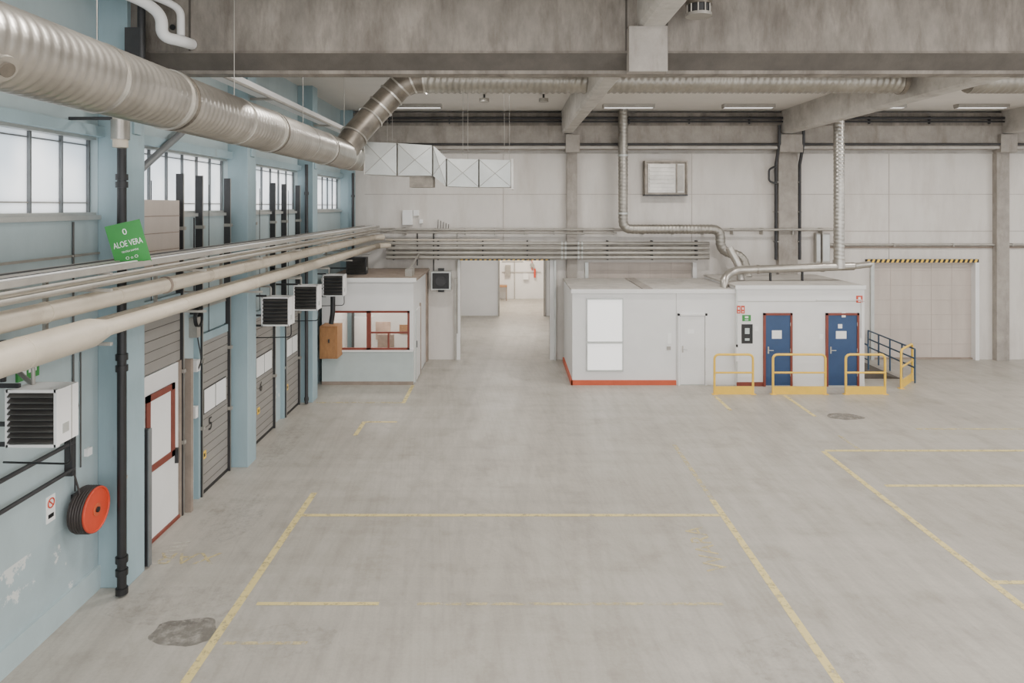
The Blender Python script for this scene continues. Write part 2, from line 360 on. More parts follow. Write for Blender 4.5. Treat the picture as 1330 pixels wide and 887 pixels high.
D.done()

R=B('rectangular_air_duct')
def rbox(pts_f,pts_b,k='galv_l'):
    n=len(pts_f); vs=pts_f+pts_b
    R.add(vs,[tuple(range(n)),tuple(range(n,2*n))[::-1]]+[(i,n+i,n+(i+1)%n,(i+1)%n) for i in range(n)],k)
d0,d1=15.9,16.6
def pane(u0,u1,vt0,vt1,vb0,vb1):
    x0,x1=mx(u0,d0),mx(u1,d0); a=[(x0,d0,mz(vb0,d0)),(x1,d0,mz(vb1,d0)),(x1,d0,mz(vt1,d0)),(x0,d0,mz(vt0,d0))]
    rbox(a,[(p[0],d1,p[2]) for p in a])
    cx=sum(p[0] for p in a)/4; cz=sum(p[2] for p in a)/4
    R.add([(p[0],d0-.002,p[2]) for p in a]+[(cx,d0-.022,cz)],[(0,1,4),(1,2,4),(2,3,4),(3,0,4)],'galv_l')
    for p,q in ((a[0],a[2]),(a[1],a[3])):
        R.tube([(p[0],d0-.004,p[2]),(cx,d0-.024,cz),(q[0],d0-.004,q[2])],.006,'pipe',seg=4)
    R.tube([a[1],a[2]],.018,'galv',seg=6); R.tube([a[0],a[3]],.018,'galv',seg=6)
pane(473,516,184,186,226,228); pane(516,562,186,189,228,228); pane(562,580,189,206,228,242)
pane(580,622,206,207,242,243); pane(622,664,207,208,243,243)
x=mx(664,d0); R.box(x,x+.05,d0-.03,d1+.03,mz(246,d0),mz(206,d0),'galv')
x=mx(470,d0); R.tube([(x-.5,15.9,zD),(x+.1,16.25,zD-.03)],.27,'galv',seg=24)
x=mx(545,d0); R.box(x-.25,x+.3,d0+.1,d1-.1,mz(243,d0),mz(227,d0),'galv_d')
for u in (500,600,655):
    x=mx(u,d0); R.tube([(x,d0+.3,6.4),(x,d0+.3,ZC)],.005,'pipe',seg=6)
    R.tube([(x+.12,d0+.3,6.3),(x+.12,d0+.3,ZC)],.005,'pipe',seg=6)
R.done()

g=B('bent_vent_pipe'); g.tube([(-5.5,8.3,8.15),(-4.72,8.9,7.85),(-4.55,8.95,7.70),(-4.55,8.95,7.42),(-4.35,9.1,7.40),(-4.35,9.36,7.42)],.075,'white',seg=16,bend=.12)
g.tube([(-5.5,8.6,8.2),(-4.6,9.15,7.95),(-4.42,9.2,7.85),(-4.42,9.2,7.5)],.05,'white',seg=12,bend=.1); g.done()
g=B('cable_tray_white'); g.box(-5.05,-4.75,9.9,22.7,7.38,7.42,'white').box(-5.05,-5.03,9.9,22.7,7.42,7.5,'white').box(-4.77,-4.75,9.9,22.7,7.42,7.5,'white')
for c in (10.5,13.7,18.2,22.2): g.box(-5.2 if c>13 and c<19 else XW,-4.75,c,c+.05,7.33,7.38,'pipe')
g.tube([(-4.6,9.9,7.3),(-4.6,22.7,7.3)],.03,'pipe',seg=8); g.done()
g=B('black_service_box'); g.box(-5.15,-4.95,9.15,9.3,6.9,7.6,'dark'); g.cyl((-4.95,9.2,7.0),(-4.95,9.2,8.3),.05,'dark',10); g.done()
g=B('steel_brace'); g.tube([(-5.45,9.75,5.55),(-5.45,11.6,6.55)],.07,'mull',seg=4); g.done()
g=B('exhaust_stub'); g.cyl((-4.95,8.7,5.95),(-4.95,8.7,6.9),.09,'cream',16); g.cyl((-4.95,8.7,6.05),(-4.95,8.7,6.3),.11,'galv',16); g.box(XW,-4.95,8.68,8.72,6.3,6.34,'dark'); g.done()

g=B('high_bay_lamp'); x,y=2.5,9.0
g.cyl((x,y,8.4),(x,y,8.1),.04,'dark',10); g.cyl((x,y,8.12),(x,y,7.85),.17,'galv_d',24); g.cyl((x,y,7.86),(x,y,7.72),.14,'dark',24); g.cyl((x,y,7.74),(x,y,7.70),.17,'pipe',24)
for i in range(10):
    a=i*math.pi/5; g.box(x+.15*math.cos(a)-.008,x+.15*math.cos(a)+.008,y+.15*math.sin(a)-.008,y+.15*math.sin(a)+.008,7.72,7.86,'galv')
g.done()

# ------------------------------------------------------------ pipe run on left
g=B('insulated_heating_pipe'); g.tube([(-4.3,Y0,3.9),(-4.3,7.0,3.9),(-4.3,7.3,3.9),(-4.3,7.32,3.9)],[.15,.15,.09,.09],'cream',seg=24)
g.tube([(-4.3,7.2,3.9),(-4.3,22.5,3.9),(-4.3,22.5,3.9)],.088,'cream',seg=20)
g.tube([(-4.3,22.45,3.9),(-4.0,22.85,3.9)],.088,'cream',seg=16)
for y in (2,4,6,9,11.5,14,16.5,19,21.5): g.tube([(-4.3,y,3.9),(-4.3,y+.03,3.9)],.154 if y<7 else .093,'cream',seg=20)
g.done()
g=B('insulated_heating_pipe'); g.tube([(-4.5,Y0,4.17),(-4.5,22.5,4.17),(-4.2,22.8,4.17)],.10,'cream',seg=20,bend=.2)
y=Y0
while y<22: g.tube([(-4.5,y,4.17),(-4.5,y+.03,4.17)],.106,'cream',seg=20); y+=1.2
g.tube([(-4.5,8.9,4.17),(-4.5,8.95,4.17)],.112,'stain',seg=20); g.done()
g=B('insulated_heating_pipe'); g.tube([(-4.72,Y0,3.86),(-4.72,22.6,3.86)],.06,'cream',seg=16); g.done()
g=B('cable_tray')
for x in (-4.85,-4.28): g.box(x,x+.015,Y0,22.5,4.5,4.56,'pipe')
y=Y0
while y<22.4: g.box(-4.85,-4.27,y,y+.03,4.5,4.515,'pipe'); y+=.3
for i in range(8): g.tube([(-4.78+i*.06,Y0,4.54),(-4.78+i*.06,22.6,4.54)],.016+.008*(i%3==0),('dark','pipe','white','pipe')[i%4],seg=6)
for x,z,r in ((-4.25,4.40,.026),(-4.38,4.36,.026),(-4.52,4.38,.03),(-4.68,4.37,.035),(-4.22,4.47,.016)):
    g.tube([(x,Y0,z),(x,22.6,z),(x+.4,22.85,z)],r,'pipe' if r<.03 else 'cream',seg=8,bend=.15)
g.done()
for c in [2.4,4.9,7.2,9.45,11.6,13.8,16,18.3,20.6]:
    g=B('pipe_bracket'); oncol=any(abs(c-k-.2)<.3 for k in COLS); x0=XC if oncol else XW
    g.box(x0,-4.2,c,c+.04,4.30,4.33,'pipe'); g.box(x0,-4.2,c,c+.04,3.73,3.76,'pipe'); g.box(-4.92,-4.88,c,c+.04,3.73,4.5,'pipe'); g.box(-4.92,-4.2,c,c+.04,4.48,4.5,'pipe')
    g.done()

g=B('wall_pipe_bundle')
for i,z in enumerate((3.96,3.80,3.64,3.49)):
    g.tube([(-4.1,22.85,z),(6.7+.0*i,22.85,z)],.06,'pipe',seg=12)
for x in (-3.9,-2.4,-.9,.6,3.3,4.8,6.3): g.box(x,x+.04,22.92,YB,3.4,4.05,'dark')
for x in (1.75,1.87,2.3,2.42):
    for z in (3.96,3.80,3.64,3.49): g.tube([(x,22.85,z),(x+.05,22.85,z)],.078,'galv_l',seg=12)
g.tube([(-4.3,22.85,4.42),(2,22.85,4.42),(10.9,22.85,4.42)],.04,'pipe',seg=8)
g.tube([(-4.3,22.8,4.33),(3.6,22.8,4.30)],.03,'pipe',seg=8)
g.tube([(-4.1,22.8,4.08),(-.3,22.8,4.08)],.025,'cream',seg=8)
for x in range(-4,11,1): g.box(x+.5,x+.53,22.86,YB,4.25,4.47,'pipe')
g.tube([(-3.1,23.12,4.3),(-3.1,23.12,3.2)],.02,'dark',seg=6); g.tube([(-1.75,23.1,4.3),(-1.75,23.1,.9)],.02,'pipe',seg=6)
for i in range(5): g.tube([(-2.4+.09*i,23.0,4.4),(-2.4+.09*i,23.1,4.55),(-2.4+.09*i,23.15,4.75-.04*i)],.012,'slat',seg=5)
g.done()
g=B('wall_conduit'); g.tube([(10.6,23.1,3.90),(XR,23.1,3.90)],.04,'pipe',seg=8)
for x in (11,13,15,17,19,21,23): g.box(x,x+.04,23.05,YB,3.84,3.95,'pipe')
g.done()

g=B('spiral_exhaust_duct')
g.tube([(3.75,22.45,ZC),(3.75,22.45,4.45),(6.95,22.45,4.45),(6.95,22.45,3.75),(7.7,22.45,3.55),(7.75,22.2,2.88)],.15,'galv_rib',seg=20,bend=.3,rib=(.12,.012),step=.03)
for p in ((3.75,22.45,6.9),(3.75,22.45,5.0)): g.tube([p,(p[0],p[1],p[2]-.06)],.175,'galv_l',seg=20)
g.box(3.72,3.78,22.45,YB,6.0,6.04,'dark').box(5.3,5.34,22.45,YB,4.4,4.44,'dark'); g.done()
g=B('spiral_exhaust_duct')
g.tube([(10.15,21,ZC),(10.15,21,3.45)],.155,'galv',seg=20,rib=(.12,.012),step=.03)
g.tube([(10.6,21,3.36),(6.9,20.9,3.25),(6.45,20.5,3.05),(6.45,20.4,2.74)],.125,'galv',seg=20,bend=.35)
g.tube([(10.15,21,3.55),(10.15,21,3.3)],.18,'galv',seg=20); g.tube([(9.6,21,3.33),(9.68,21,3.33)],.15,'galv',seg=20); g.tube([(7.6,20.92,3.27),(7.66,20.92,3.27)],.145,'galv',seg=20)
g.tube([(6.9,21.4,3.9),(7.2,21.3,3.3),(7.2,21.2,2.9)],.12,'galv',seg=16,bend=.3)
g.tube([(10.6,21,3.36),(11.2,21.2,3.4)],.10,'galv',seg=16)
g.box(9.0,9.04,20.95,21.05,2.9,3.3,'dark').box(8.0,8.04,20.9,21.0,2.9,3.2,'dark'); g.done()
for u0,u1 in ((1060,1066),(1068,1078)):
    g=B('electrical_cabinet'); x0,x1=mx(u0,23),mx(u1,23); g.box(x0,x1,23.0,YB,3.3,4.3,'pipe'); g.box(x0+.02,x1-.02,22.98,23.0,3.35,4.25,'galv_l'); g.done()

g=B('wall_ventilation_unit'); x0,x1,z0,z1=4.6,5.93,5.6,6.68
g.box(x0,x1,22.9,YB,z0,z1,'galv_d'); g.box(x0+.06,x1-.06,22.86,22.9,z0+.06,z1-.06,'galv')
for i in range(7): g.box(x0+.1,x1-.4,22.82,22.87,z0+.12+i*.13,z0+.21+i*.13,'galv')
g.box(x1-.34,x1-.3,22.80,22.86,z0+.06,z1-.06,'galv_d'); g.box(x1-.28,x1-.08,22.85,22.86,z0+.1,z1-.1,'pipe')
g.box(x0-.05,x1+.05,22.82,YB,z0-.05,z0,'dark').box(x0-.05,x1+.05,22.82,YB,z1,z1+.05,'galv_d').box(x0-.05,x0,22.82,YB,z0,z1,'galv_d').box(x1,x1+.05,22.82,YB,z0,z1,'galv_d'); g.done()
for u0,u1,v0,v1 in ((523,536,273,292),(537,544,273,280),(545,549,285,290)):
    g=B('junction_box'); g.box(mx(u0,23.1),mx(u1,23.1),23.05,YB,mz(v1,23.1),mz(v0,23.1),'white2'); g.box(mx(u0,23.1)+.02,mx(u1,23.1)-.02,23.04,23.05,mz(v1,23.1)+.02,mz(v0,23.1)-.02,'white'); g.done()

# ------------------------------------------------------------ openings in back wall
def hazard(name,x0,x1,z0,z1,y):
    g=B(name); n=int((x1-x0)/.16)
    g.box(x0,x1,y,YB,z0,z1,'black')
    for i in range(n):
        a=x0+(x1-x0)*i/n; g.add([(a,y-.003,z0),(a+.08,y-.003,z0),(a+.08+.05,y-.003,z1),(a+.05,y-.003,z1)],[(0,1,2,3)],'yellow')
    g.done()
hazard('hazard_stripe_strip',dx0,dx1,dz,dz+.08,YB-.06)
hazard('hazard_stripe_strip',12.1,15.9,gz,gz+.11,YB-.10)
g=B('door_frame'); g.box(dx0-.12,dx0,YB-.06,YB+.3,0,dz,'white').box(dx1,dx1+.14,YB-.06,YB+.3,0,dz,'white'); g.box(dx1+.14,dx1+.2,YB-.12,YB,0,dz,'galv_l'); g.box(dx0-.2,dx0-.12,YB-.1,YB,0,dz-.6,'pipe'); g.done()
def rgate(a,b):
    g=B('roller_gate')
    g.box(a,b,YB+.1,YB+.16,0,gz,'gate_b')
    for i in range(1,7): g.box(a,b,YB+.094,YB+.1,i*.5,i*.5+.012,'gate_g')
    for i in range(1,5): x=a+(b-a)*i/5; g.box(x,x+.015,YB+.095,YB+.1,.0,gz,'gate_g')
    g.box(a-.06,a+.05,YB-.08,YB+.1,0,gz,'galv_l').box(b-.03,b+.1,YB-.12,YB+.1,0,gz,'white').box(a,b,YB+.02,YB+.12,0,.05,'stain'); g.done()
rgate(hx0,hx1); rgate(gx0,gx1)

B('wall_corridor_left').box(-3.2,-3.0,YB+.3,41,0,4.4,'white').done()
B('wall_corridor_right').box(2.1,2.3,YB+.3,41,0,4.4,'white').done()
B('wall_partition').box(-3.0,mx(649,32.5),32.5,32.7,0,4.4,'white').box(mx(706,32.5),2.1,32.5,32.7,0,4.4,'white').box(mx(649,32.5),mx(706,32.5),32.5,32.7,3.1,4.4,'white').done()
B('wall_far_room').box(-3.0,2.1,38.5,38.7,0,4.4,'white').done()
B('ceiling_corridor').box(-3.2,2.3,YB+.3,41,4.4,4.6,'ceil').done()
g=B('door_frame'); a,b=mx(649,32.4),mx(706,32.4); g.box(a-.08,a,32.35,32.5,0,3.1,'pipe').box(b,b+.08,32.35,32.5,0,3.1,'pipe').box(a-.08,b+.08,32.35,32.5,3.1,3.18,'stain'); g.done()
g=B('red_sprinkler_pipes')
for x,z in ((.5,2.9),(.9,2.2),(1.3,2.75)): g.tube([(x,38.4,z),(x+.4,38.4,z),(x+.4,38.4,z-.6)],.022,'red',seg=8,bend=.1)
g.tube([(-.4,38.44,1.5),(1.8,38.44,1.5)],.02,'pipe',seg=8); g.cyl((1.3,38.5,1.9),(1.3,38.3,1.9),.12,'pipe',16); g.box(.8,1.1,38.3,38.5,1.1,1.4,'white2'); g.box(-.2,.1,38.3,38.5,1.3,1.9,'pipe'); g.box(1.4,1.5,38.3,38.5,1.2,1.7,'red'); g.box(.3,.34,38.42,38.5,0,2.9,'pipe')
for z in (2.1,2.5): g.tube([(-.4,38.45,z),(.8,38.45,z)],.02,'pipe',seg=8)
g.done()
g=B('storage_bench'); g.box(-1.0,-.1,37.6,38.4,.75,.8,'wood')
for x in (-.98,-.16):
    for y in (37.62,38.34): g.box(x,x+.05,y,y+.05,0,.75,'stain')
g.done()
alight(-.4,28,4.3,1.6,1.6,190); alight(.4,35.5,4.3,1.8,1.8,320,(1,.89,.76))

# ------------------------------------------------------------ white rooms
RF=19.9
g=B('white_site_office')
x0,x1,zt=1.85,6.58,2.73
g.box(x0,x1,RF,YB-.22,0,zt,'white'); g.box(x0-.03,x1,RF-.03,YB-.22,zt,zt+.05,'conc_l'); g.box(x0-.04,x1,RF-.045,RF-.02,zt-.06,zt+.06,'white')
for x in (3.9,): g.box(x,x+.3,RF,YB-.3,zt+.05,zt+.075,'conc_m')
xs=mx(878,RF)
g.box(x0-.04,xs,RF-.05,RF,0,.14,'orange').box(x0-.05,x0,RF-.05,YB-.3,0,.14,'orange')
for x in (xs,): g.box(x,x+.012,RF-.004,RF,0.14,zt-.06,'pipe')
a,b=mx(763,RF),mx(808,RF)
for v0,v1 in ((389,443),(446,480)):
    g.box(a,b,RF-.03,RF,mz(v1,RF),mz(v0,RF),'backlit')
    for q in (a-.03,b): g.box(q,q+.03,RF-.045,RF,mz(v1,RF),mz(v0,RF),'galv_l')
for v0,v1 in ((480,482),(443,446),(387,389)): g.box(a-.03,b+.03,RF-.05,RF,mz(v1,RF),mz(v0,RF),'galv_l')
g.done()
def door(n,x0,x1,z1,y,leaf,frame,posters=()):
    g=B('door_%d'%n); fw=.06
    g.box(x0,x0+fw,y-.06,y,0,z1,frame).box(x1-fw,x1,y-.06,y,0,z1,frame).box(x0,x1,y-.06,y,z1-fw,z1,frame)
    g.box(x0+fw,x1-fw,y-.035,y,.02,z1-fw,leaf); g.box(x0+fw,x1-fw,y-.045,y,0,.03,'galv_l')
    for q in (x0+fw,x1-fw-.008): g.box(q,q+.008,y-.037,y-.035,.02,z1-fw,'gap')
    g.box(x0+fw,x1-fw,y-.037,y-.035,z1-fw-.01,z1-fw,'gap')
    hx=x0+fw+.08; g.box(hx-.02,hx+.02,y-.045,y-.03,.95,1.15,'galv'); g.tube([(hx,y-.03,1.05),(hx,y-.09,1.05),(hx+.13,y-.09,1.05)],.012,'galv_l',seg=8)
    for z in (.3,1.0,1.75): g.cyl((x1-fw,y-.05,z),(x1-fw,y-.05,z+.1),.012,'galv',8)
    for (a,b,c,d) in posters: g.box(a,b,y-.04,y-.035,c,d,'white2')
    g.done()
door(1,mx(880,RF),mx(918,RF),2.08,RF,'white','white',[(mx(893,RF),mx(901,RF),1.5,1.62)])
g=B('door_notice'); g.box(mx(867,RF),mx(872,RF),RF-.01,RF,1.2,1.5,'white2').box(mx(866,RF),mx(871,RF),RF-.03,RF,1.02,1.12,'pipe'); g.done()

g=B('toilet_block')
x0,x1,zt=6.58,10.28,2.86; y=19.75
g.box(x0,x1,y,YB-.22,0,zt,'white'); g.box(x0-.04,x1+.03,y-.03,YB-.22,zt,zt+.05,'conc_l'); g.box(x0-.04,x1+.03,y-.045,y-.02,zt-.05,zt+.06,'white')
g.box(x0-.005,x0+.03,y-.01,y,0,zt,'galv_l'); g.box(x0,x1,y-.008,y,2.45,2.462,'pipe')
g.tube([(x1-1.4,y-.03,2.5),(x1-.1,y-.03,2.5),(x1-.1,y-.03,1.4)],.015,'white',seg=6)
g.box(x0,mx(991,y),y-.015,y,0,.12,'rust').box(mx(1114,y),x1,y-.015,y,0,.12,'white'); g.done()
P=mx(1002,y); door(2,mx(991,y),mx(1028.5,y),2.12,y,'bdoor','rust',[(P,P+.28,1.38,1.62)])
P=mx(1085,y); door(3,mx(1072,y),mx(1115,y),2.12,y,'bdoor','rust',[(P,P+.3,1.38,1.6),(P+.06,P+.18,1.68,1.8)])
def wallsign(name,u0,u1,v0,v1,d,k,k2=None):
    g=B(name); a,b,c,e=mx(u0,d),mx(u1,d),mz(v1,d),mz(v0,d); g.box(a,b,d-.015,d,c,e,k)
    if k2: 
        w=(b-a); h=e-c
        g.box(a+w*.3,b-w*.3,d-.018,d-.015,c+h*.5,e-h*.2,k2); g.box(a+w*.3,b-w*.3,d-.018,d-.015,c+h*.15,c+h*.27,k2)
    g.done()
wallsign('fire_sign',957,961.5,397,407,y,'red','white2'); wallsign('fire_sign',962.5,967,397,407,y,'red','white2')
wallsign('first_aid_sign',964,975,409,417,y,'green','white2'); wallsign('first_aid_board',963,977.5,421,446,y,'black','tblue')
wallsign('fire_sign',1112,1120,384,393,y,'red','white2')
wallsign('notice_sheet',980,985,424,430,y,'white2'); wallsign('notice_sheet',1064,1069,434,440,y,'white2')
wallsign('notice_sheet',1093,1098,405,412,y-.04,'white2')
g=B('fire_extinguisher'); x=mx(956,y); g.cyl((x,y-.08,.75),(x,y-.08,1.15),.06,'white',14); g.cyl((x,y-.08,1.15),(x,y-.08,1.22),.03,'black',10); g.box(x-.03,x+.03,y-.05,y,.85,.95,'dark'); g.done()

def guard(p0,p1,h=1.1):
    g=B('safety_barrier'); p0=Vector(p0); p1=Vector(p1); u=Vector((0,0,1))
    g.tube([p0,p0+u*h,p1+u*h,p1],.032,'yellow',seg=12,bend=.14)
    g.tube([p0+u*.6,p1+u*.6],.027,'yellow',seg=10)
    d=(p1-p0).normalized(); n=d.cross(u)*.02
    vs=[p0-n,p1-n,p1+n,p0+n]; vs=vs+[v+u*.22 for v in vs]
    g.add(vs,[(0,1,2,3),(7,6,5,4),(0,4,5,1),(1,5,6,2),(2,6,7,3),(3,7,4,0)],'yellow')
    for p in (p0,p1): g.box(p.x-.07,p.x+.07,p.y-.07,p.y+.07,0,.012,'yellow')
    g.done()
for a,b in ((928,978),(1004,1072),(1098.5,1149.5)): guard((mx(a,18.9),18.9,0),(mx(b,18.9),18.9,0))
guard((11.2,19.5,0),(12.05,20.4,0)); 
g=B('ramp_handrail')
a=Vector((11.95,20.1,0)); b=Vector((12.15,23.1,0))
for z in (1.0,.72,.45): g.tube([a+Vector((0,0,z)),b+Vector((0,0,z))],.025,'brail',seg=10)
for i in range(5): p=a.lerp(b,i/4); g.cyl(p,p+Vector((0,0,1.0)),.025,'brail',10)
g.tube([(11.0,20.9,0),(11.0,20.9,.95),(11.0,23.1,.95),(11.0,23.1,0)],.025,'brail',seg=10,bend=.1)
g.tube([(11.0,20.9,.5),(11.0,23.1,.5)],.02,'brail',seg=8)
g.done()
g=B('entry_ramp'); g.prism_y([(10.28,0),(11.85,0),(10.9,.22),(10.28,.22)],20.6,YB-.1,'conc_d'); g.done()

# ------------------------------------------------------------ left booth
g=B('control_booth'); x0,x1,zt=XW+.15,-2.78,3.02; y=19.9
za,zb=1.02,2.16; wa,wb=mx(430,y),mx(532,y)
t=.08
g.box(x0,x1,y,y+t,0,za,'tblue'); g.box(x0,x1,y,y+t,zb,zt,'white'); g.box(x0,wa,y,y+t,za,zb,'white'); g.box(wb,x1,y,y+t,za,zb,'white')
g.box(x1-t,x1,y+t,YB-.0,0,zt,'white'); g.box(x0,x0+t,y+t,YB,0,zt,'white'); g.box(x0-.0,x1+.08,y-.08,YB,zt,zt+.08,'stain'); g.box(x0,x1+.09,y-.09,y-.05,zt-.02,zt+.1,'white')
g.box(x0,x1,y+t,YB,0.0,.02,'stain'); g.box(x0+t,x1-t,YB-.1,YB-.02,0,zt,'white')
g.box(x0,x1,y-.012,y,0,.1,'stain'); g.box(x0,x1,y-.01,y,.98,1.02,'white')
def fr(a,b,c,d,th=.06):
    g.box(a,b,y-.03,y+.05,c,c+th,'rust').box(a,b,y-.03,y+.05,d-th,d,'rust').box(a,a+th,y-.03,y+.05,c,d,'rust').box(b-th,b,y-.03,y+.05,c,d,'rust')
m1=mx(479,y); fr(wa,m1,za,zb); fr(m1,wb,za,zb); g.box(m1,wb,y-.02,y+.03,1.5,1.55,'rust'); g.box(m1+.55,m1+.6,y-.02,y+.03,za,1.5,'rust')
g.box(wa,wb,y+.02,y+.03,za,zb,'glass')
g.box(wa-.1,wb+.1,y-.06,y,za-.05,za,'white')
g.box(-5.2,-4.6,YB-.6,YB-.1,0,1.5,'white2'); g.box(-4.3,-3.3,y+.5,y+1.2,.72,.76,'wood'); g.box(-4.3,-4.25,y+.5,y+1.2,0,.72,'wood'); g.box(-3.35,-3.3,y+.5,y+1.2,0,.72,'wood')
g.box(-4.0,-3.5,y+.9,y+.95,.8,1.3,'dim'); g.box(-4.5,-4.0,YB-.14,YB-.1,.7,1.3,'dim'); g.box(-3.7,-3.2,YB-.14,YB-.1,.9,1.2,'wood')
g.box(x1,x1+.03,y+.35,y+1.3,.02,2.1,'white').box(x1,x1+.05,y+1.3,y+1.36,0,2.2,'stain').box(x1,x1+.04,y+.28,y+.34,0,2.16,'galv_l').box(x1,x1+.05,y+2.9,YB,0,zt,'stain')
g.box(x1+.03,x1+.05,y+.42,y+.46,1,1.2,'dark')
g.done()
alight((x0+x1)/2,21.6,zt-.06,.9,.6,90,(1,.88,.78))
g=B('roof_cable_box'); g.box(-3.1,-2.9,20.4,21.0,zt+.08,zt+.3,'pipe'); g.tube([(-3.0,20.7,zt+.28),(-3.0,22.8,zt+.6)],.03,'pipe',seg=8); g.done()
g=B('wooden_cabinet'); g.box(mx(415,19.3),mx(438,19.3),19.3,19.9,mz(463,19.6),mz(424,19.3),'wood'); g.box(mx(416.5,19.3),mx(436.5,19.3),19.28,19.3,mz(460,19.6),mz(426,19.3),'wood'); g.box(-5.1,-5.06,19.25,19.3,1.35,1.45,'dark'); g.done()
g=B('black_round_duct'); g.tube([(-5.0,19.2,1.9),(-4.95,19.2,2.2),(-4.95,19.2,2.95),(-4.95,19.9,3.05)],.07,'black',seg=12,bend=.1); g.done()

# ------------------------------------------------------------ unit heaters
def heater(x,y,z,wd=.56,h=.58,dp=.38,k='white',wallx=XW,n=9):
    g=B('unit_heater')
    g.box(x,x+wd,y+.03,y+dp,z,z+h,k)
    e=.02
    g.box(x-.008,x+e,y-.01,y+.04,z-.01,z+h+.01,k).box(x+wd-e,x+wd+.01,y-.01,y+.04,z-.01,z+h+.01,k).box(x,x+wd,y-.01,y+.04,z-.01,z+e,k).box(x,x+wd,y-.01,y+.04,z+h-e,z+h+.01,k)
    g.box(x+e,x+wd-e,y+.024,y+.032,z+e,z+h-e,'black')
    for i in range(n):
        zc=z+e+(h-2*e)*(i+.5)/n
        g.add([(x+e,y+.02,zc+.022),(x+wd-e,y+.02,zc+.022),(x+wd-e,y-.025,zc-.006),(x+e,y-.025,zc-.006),(x+e,y+.024,zc+.010),(x+wd-e,y+.024,zc+.010),(x+wd-e,y-.02,zc-.018),(x+e,y-.02,zc-.018)],
              [(0,3,2,1),(4,5,6,7),(3,7,6,2),(0,1,5,4)],'slat')
    g.cyl((x+wd/2,y+dp,z+h/2),(x+wd/2,y+dp+.1,z+h/2),.2,'dark',20)
    g.box(x+wd,x+wd+.004,y+.1,y+.2,z+.1,z+.2,'galv_l'); g.box(x+wd,x+wd+.003,y+.24,y+.25,z,z+h,'galv')
    g.box(wallx,x+.05,y+.1,y+.14,z+h,z+h+.04,'dark').box(wallx,x+.05,y+.1,y+.14,z-.04,z,'dark'); g.box(wallx,x,y+.1,y+.14,z+h*.3,z+h*.3+.04,'dark')
    g.tube([(x+.1,y+.25,z+h),(x+.1,y+.25,z+h+.2),(wallx+.1,y+.25,z+h+.2)],.02,'pipe',seg=8,bend=.05)
    g.tube([(x+wd-.05,y+.3,z),(x+wd-.05,y+.32,z-.3),(wallx+.05,y+.5,z-.35)],.012,'black',seg=6,bend=.1)
    g.done()
heater(-5.15,7.0,2.74,.51,.57,.36)
heater(-5.12,14.15,2.73,n=7); heater(-5.12,16.25,2.73,n=7); heater(-5.12,18.8,2.73,n=6)
heater(-5.0,21.0,3.12,.6,.5,.35,'dark')
g=B('wall_speaker'); x=mx(560,22.8); g.box(x,x+.66,22.75,YB-.02,2.42,3.02,'galv_l').box(x+.05,x+.6,22.7,22.75,2.46,2.98,'black'); g.cyl((x+.33,22.7,2.72),(x+.33,22.67,2.72),.17,'dark',20); g.box(x+.2,x+.4,23.1,YB,2.3,3.1,'dark')
g.tube([(x+.05,23.1,3.0),(x+.05,23.1,4.3)],.02,'dark',seg=6); g.done()

# ------------------------------------------------------------ gates on left
def gate(y0,y1,z0,z1,winz=None,k='gate',rails=True,bulge=.07):
    g=B('sectional_gate'); h=.5; z=z0
    while z<z1-.05:
        zz=min(z+h,z1); g.box(XW,XW+bulge,y0,y1,z+.006,zz-.006,k)
        for q in (.17,.33): 
            if z+q<zz: g.box(XW+bulge,XW+bulge+.004,y0,y1,z+q,z+q+.009,'gap')
        z+=h
    g.box(XW,XW+bulge-.02,y0,y1,z0,z1,'gap')
    if winz:
        n=2
        for i in range(n):
            a=y0+.1+(y1-y0-.2)*i/n+.02; b=y0+.1+(y1-y0-.2)*(i+1)/n-.02
            g.box(XW+bulge,XW+bulge+.02,a,b,winz,winz+.42,'white2'); g.box(XW+bulge,XW+bulge+.012,a-.02,b+.02,winz-.02,winz+.44,'black')
    g.box(XW+bulge,XW+bulge+.01,y0,y1,z0,z0+.06,'black') if z0<.1 else None
    if rails:
        for a,s in ((y0-.05,-1),(y1,1)):
            g.box(XW,XW+.12,a,a+.05,0,5.75,'dark'); g.box(XW+.12,XW+.13,a+.01,a+.03,0,5.75,'galv')
            b=a-.07 if s<0 else a+.05; g.box(XW,XW+.09,b,b+.07,0,z1+.14,'blue_col')
            for z in (1.2,2.4,3.6,4.8): g.box(XW,XW+.15,a-.01,a+.06,z,z+.06,'pipe')
        g.box(XW,XW+.08,y0,y1,z1,z1+.14,'blue_col')
        g.tube([(XW+.07,(y0+y1)/2-.25,z1),(XW+.07,(y0+y1)/2-.25,5.6)],.008,'dark',seg=5)
    return g
g=gate(12.25,13.42,0.0,2.75,1.45); o=g.done()
text(None,'5',.34,'black',(XW+.085,12.62,1.18),(math.pi/2,0,math.pi/2),o,'number')
o=gate(14.8,16.0,0,2.75,1.45).done(); text(None,'6',.3,'black',(XW+.085,15.2,1.18),(math.pi/2,0,math.pi/2),o,'number')
gate(16.85,17.9,0,2.75,1.45).done()
gate(10.14,11.48,2.62,3.6).done()
g=B('raised_gate_panel'); g.box(XW,XW+.09,10.2,11.42,4.25,5.3,'gate_b')
for z in (4.5,4.77,5.04): g.box(XW+.09,XW+.096,10.2,11.42,z,z+.012,'stain')
g.done()
g=B('raised_gate_panel'); g.box(XW,XW+.05,12.3,13.37,2.92,3.35,'blue_col').box(XW,XW+.06,12.3,13.37,3.35,3.4,'pipe'); g.done()
g=B('door_4'); y0,y1=10.2,11.42
g.box(XW,XW+.07,y0,y1,.03,2.6,'white'); g.box(XW,XW+.10,y0-.05,y0,0,2.62,'stain').box(XW,XW+.10,y1,y1+.06,0,2.62,'stain').box(XW,XW+.1,y0,y1,0,.05,'rust')
a,b,c,d=10.38,11.26,1.1,2.3
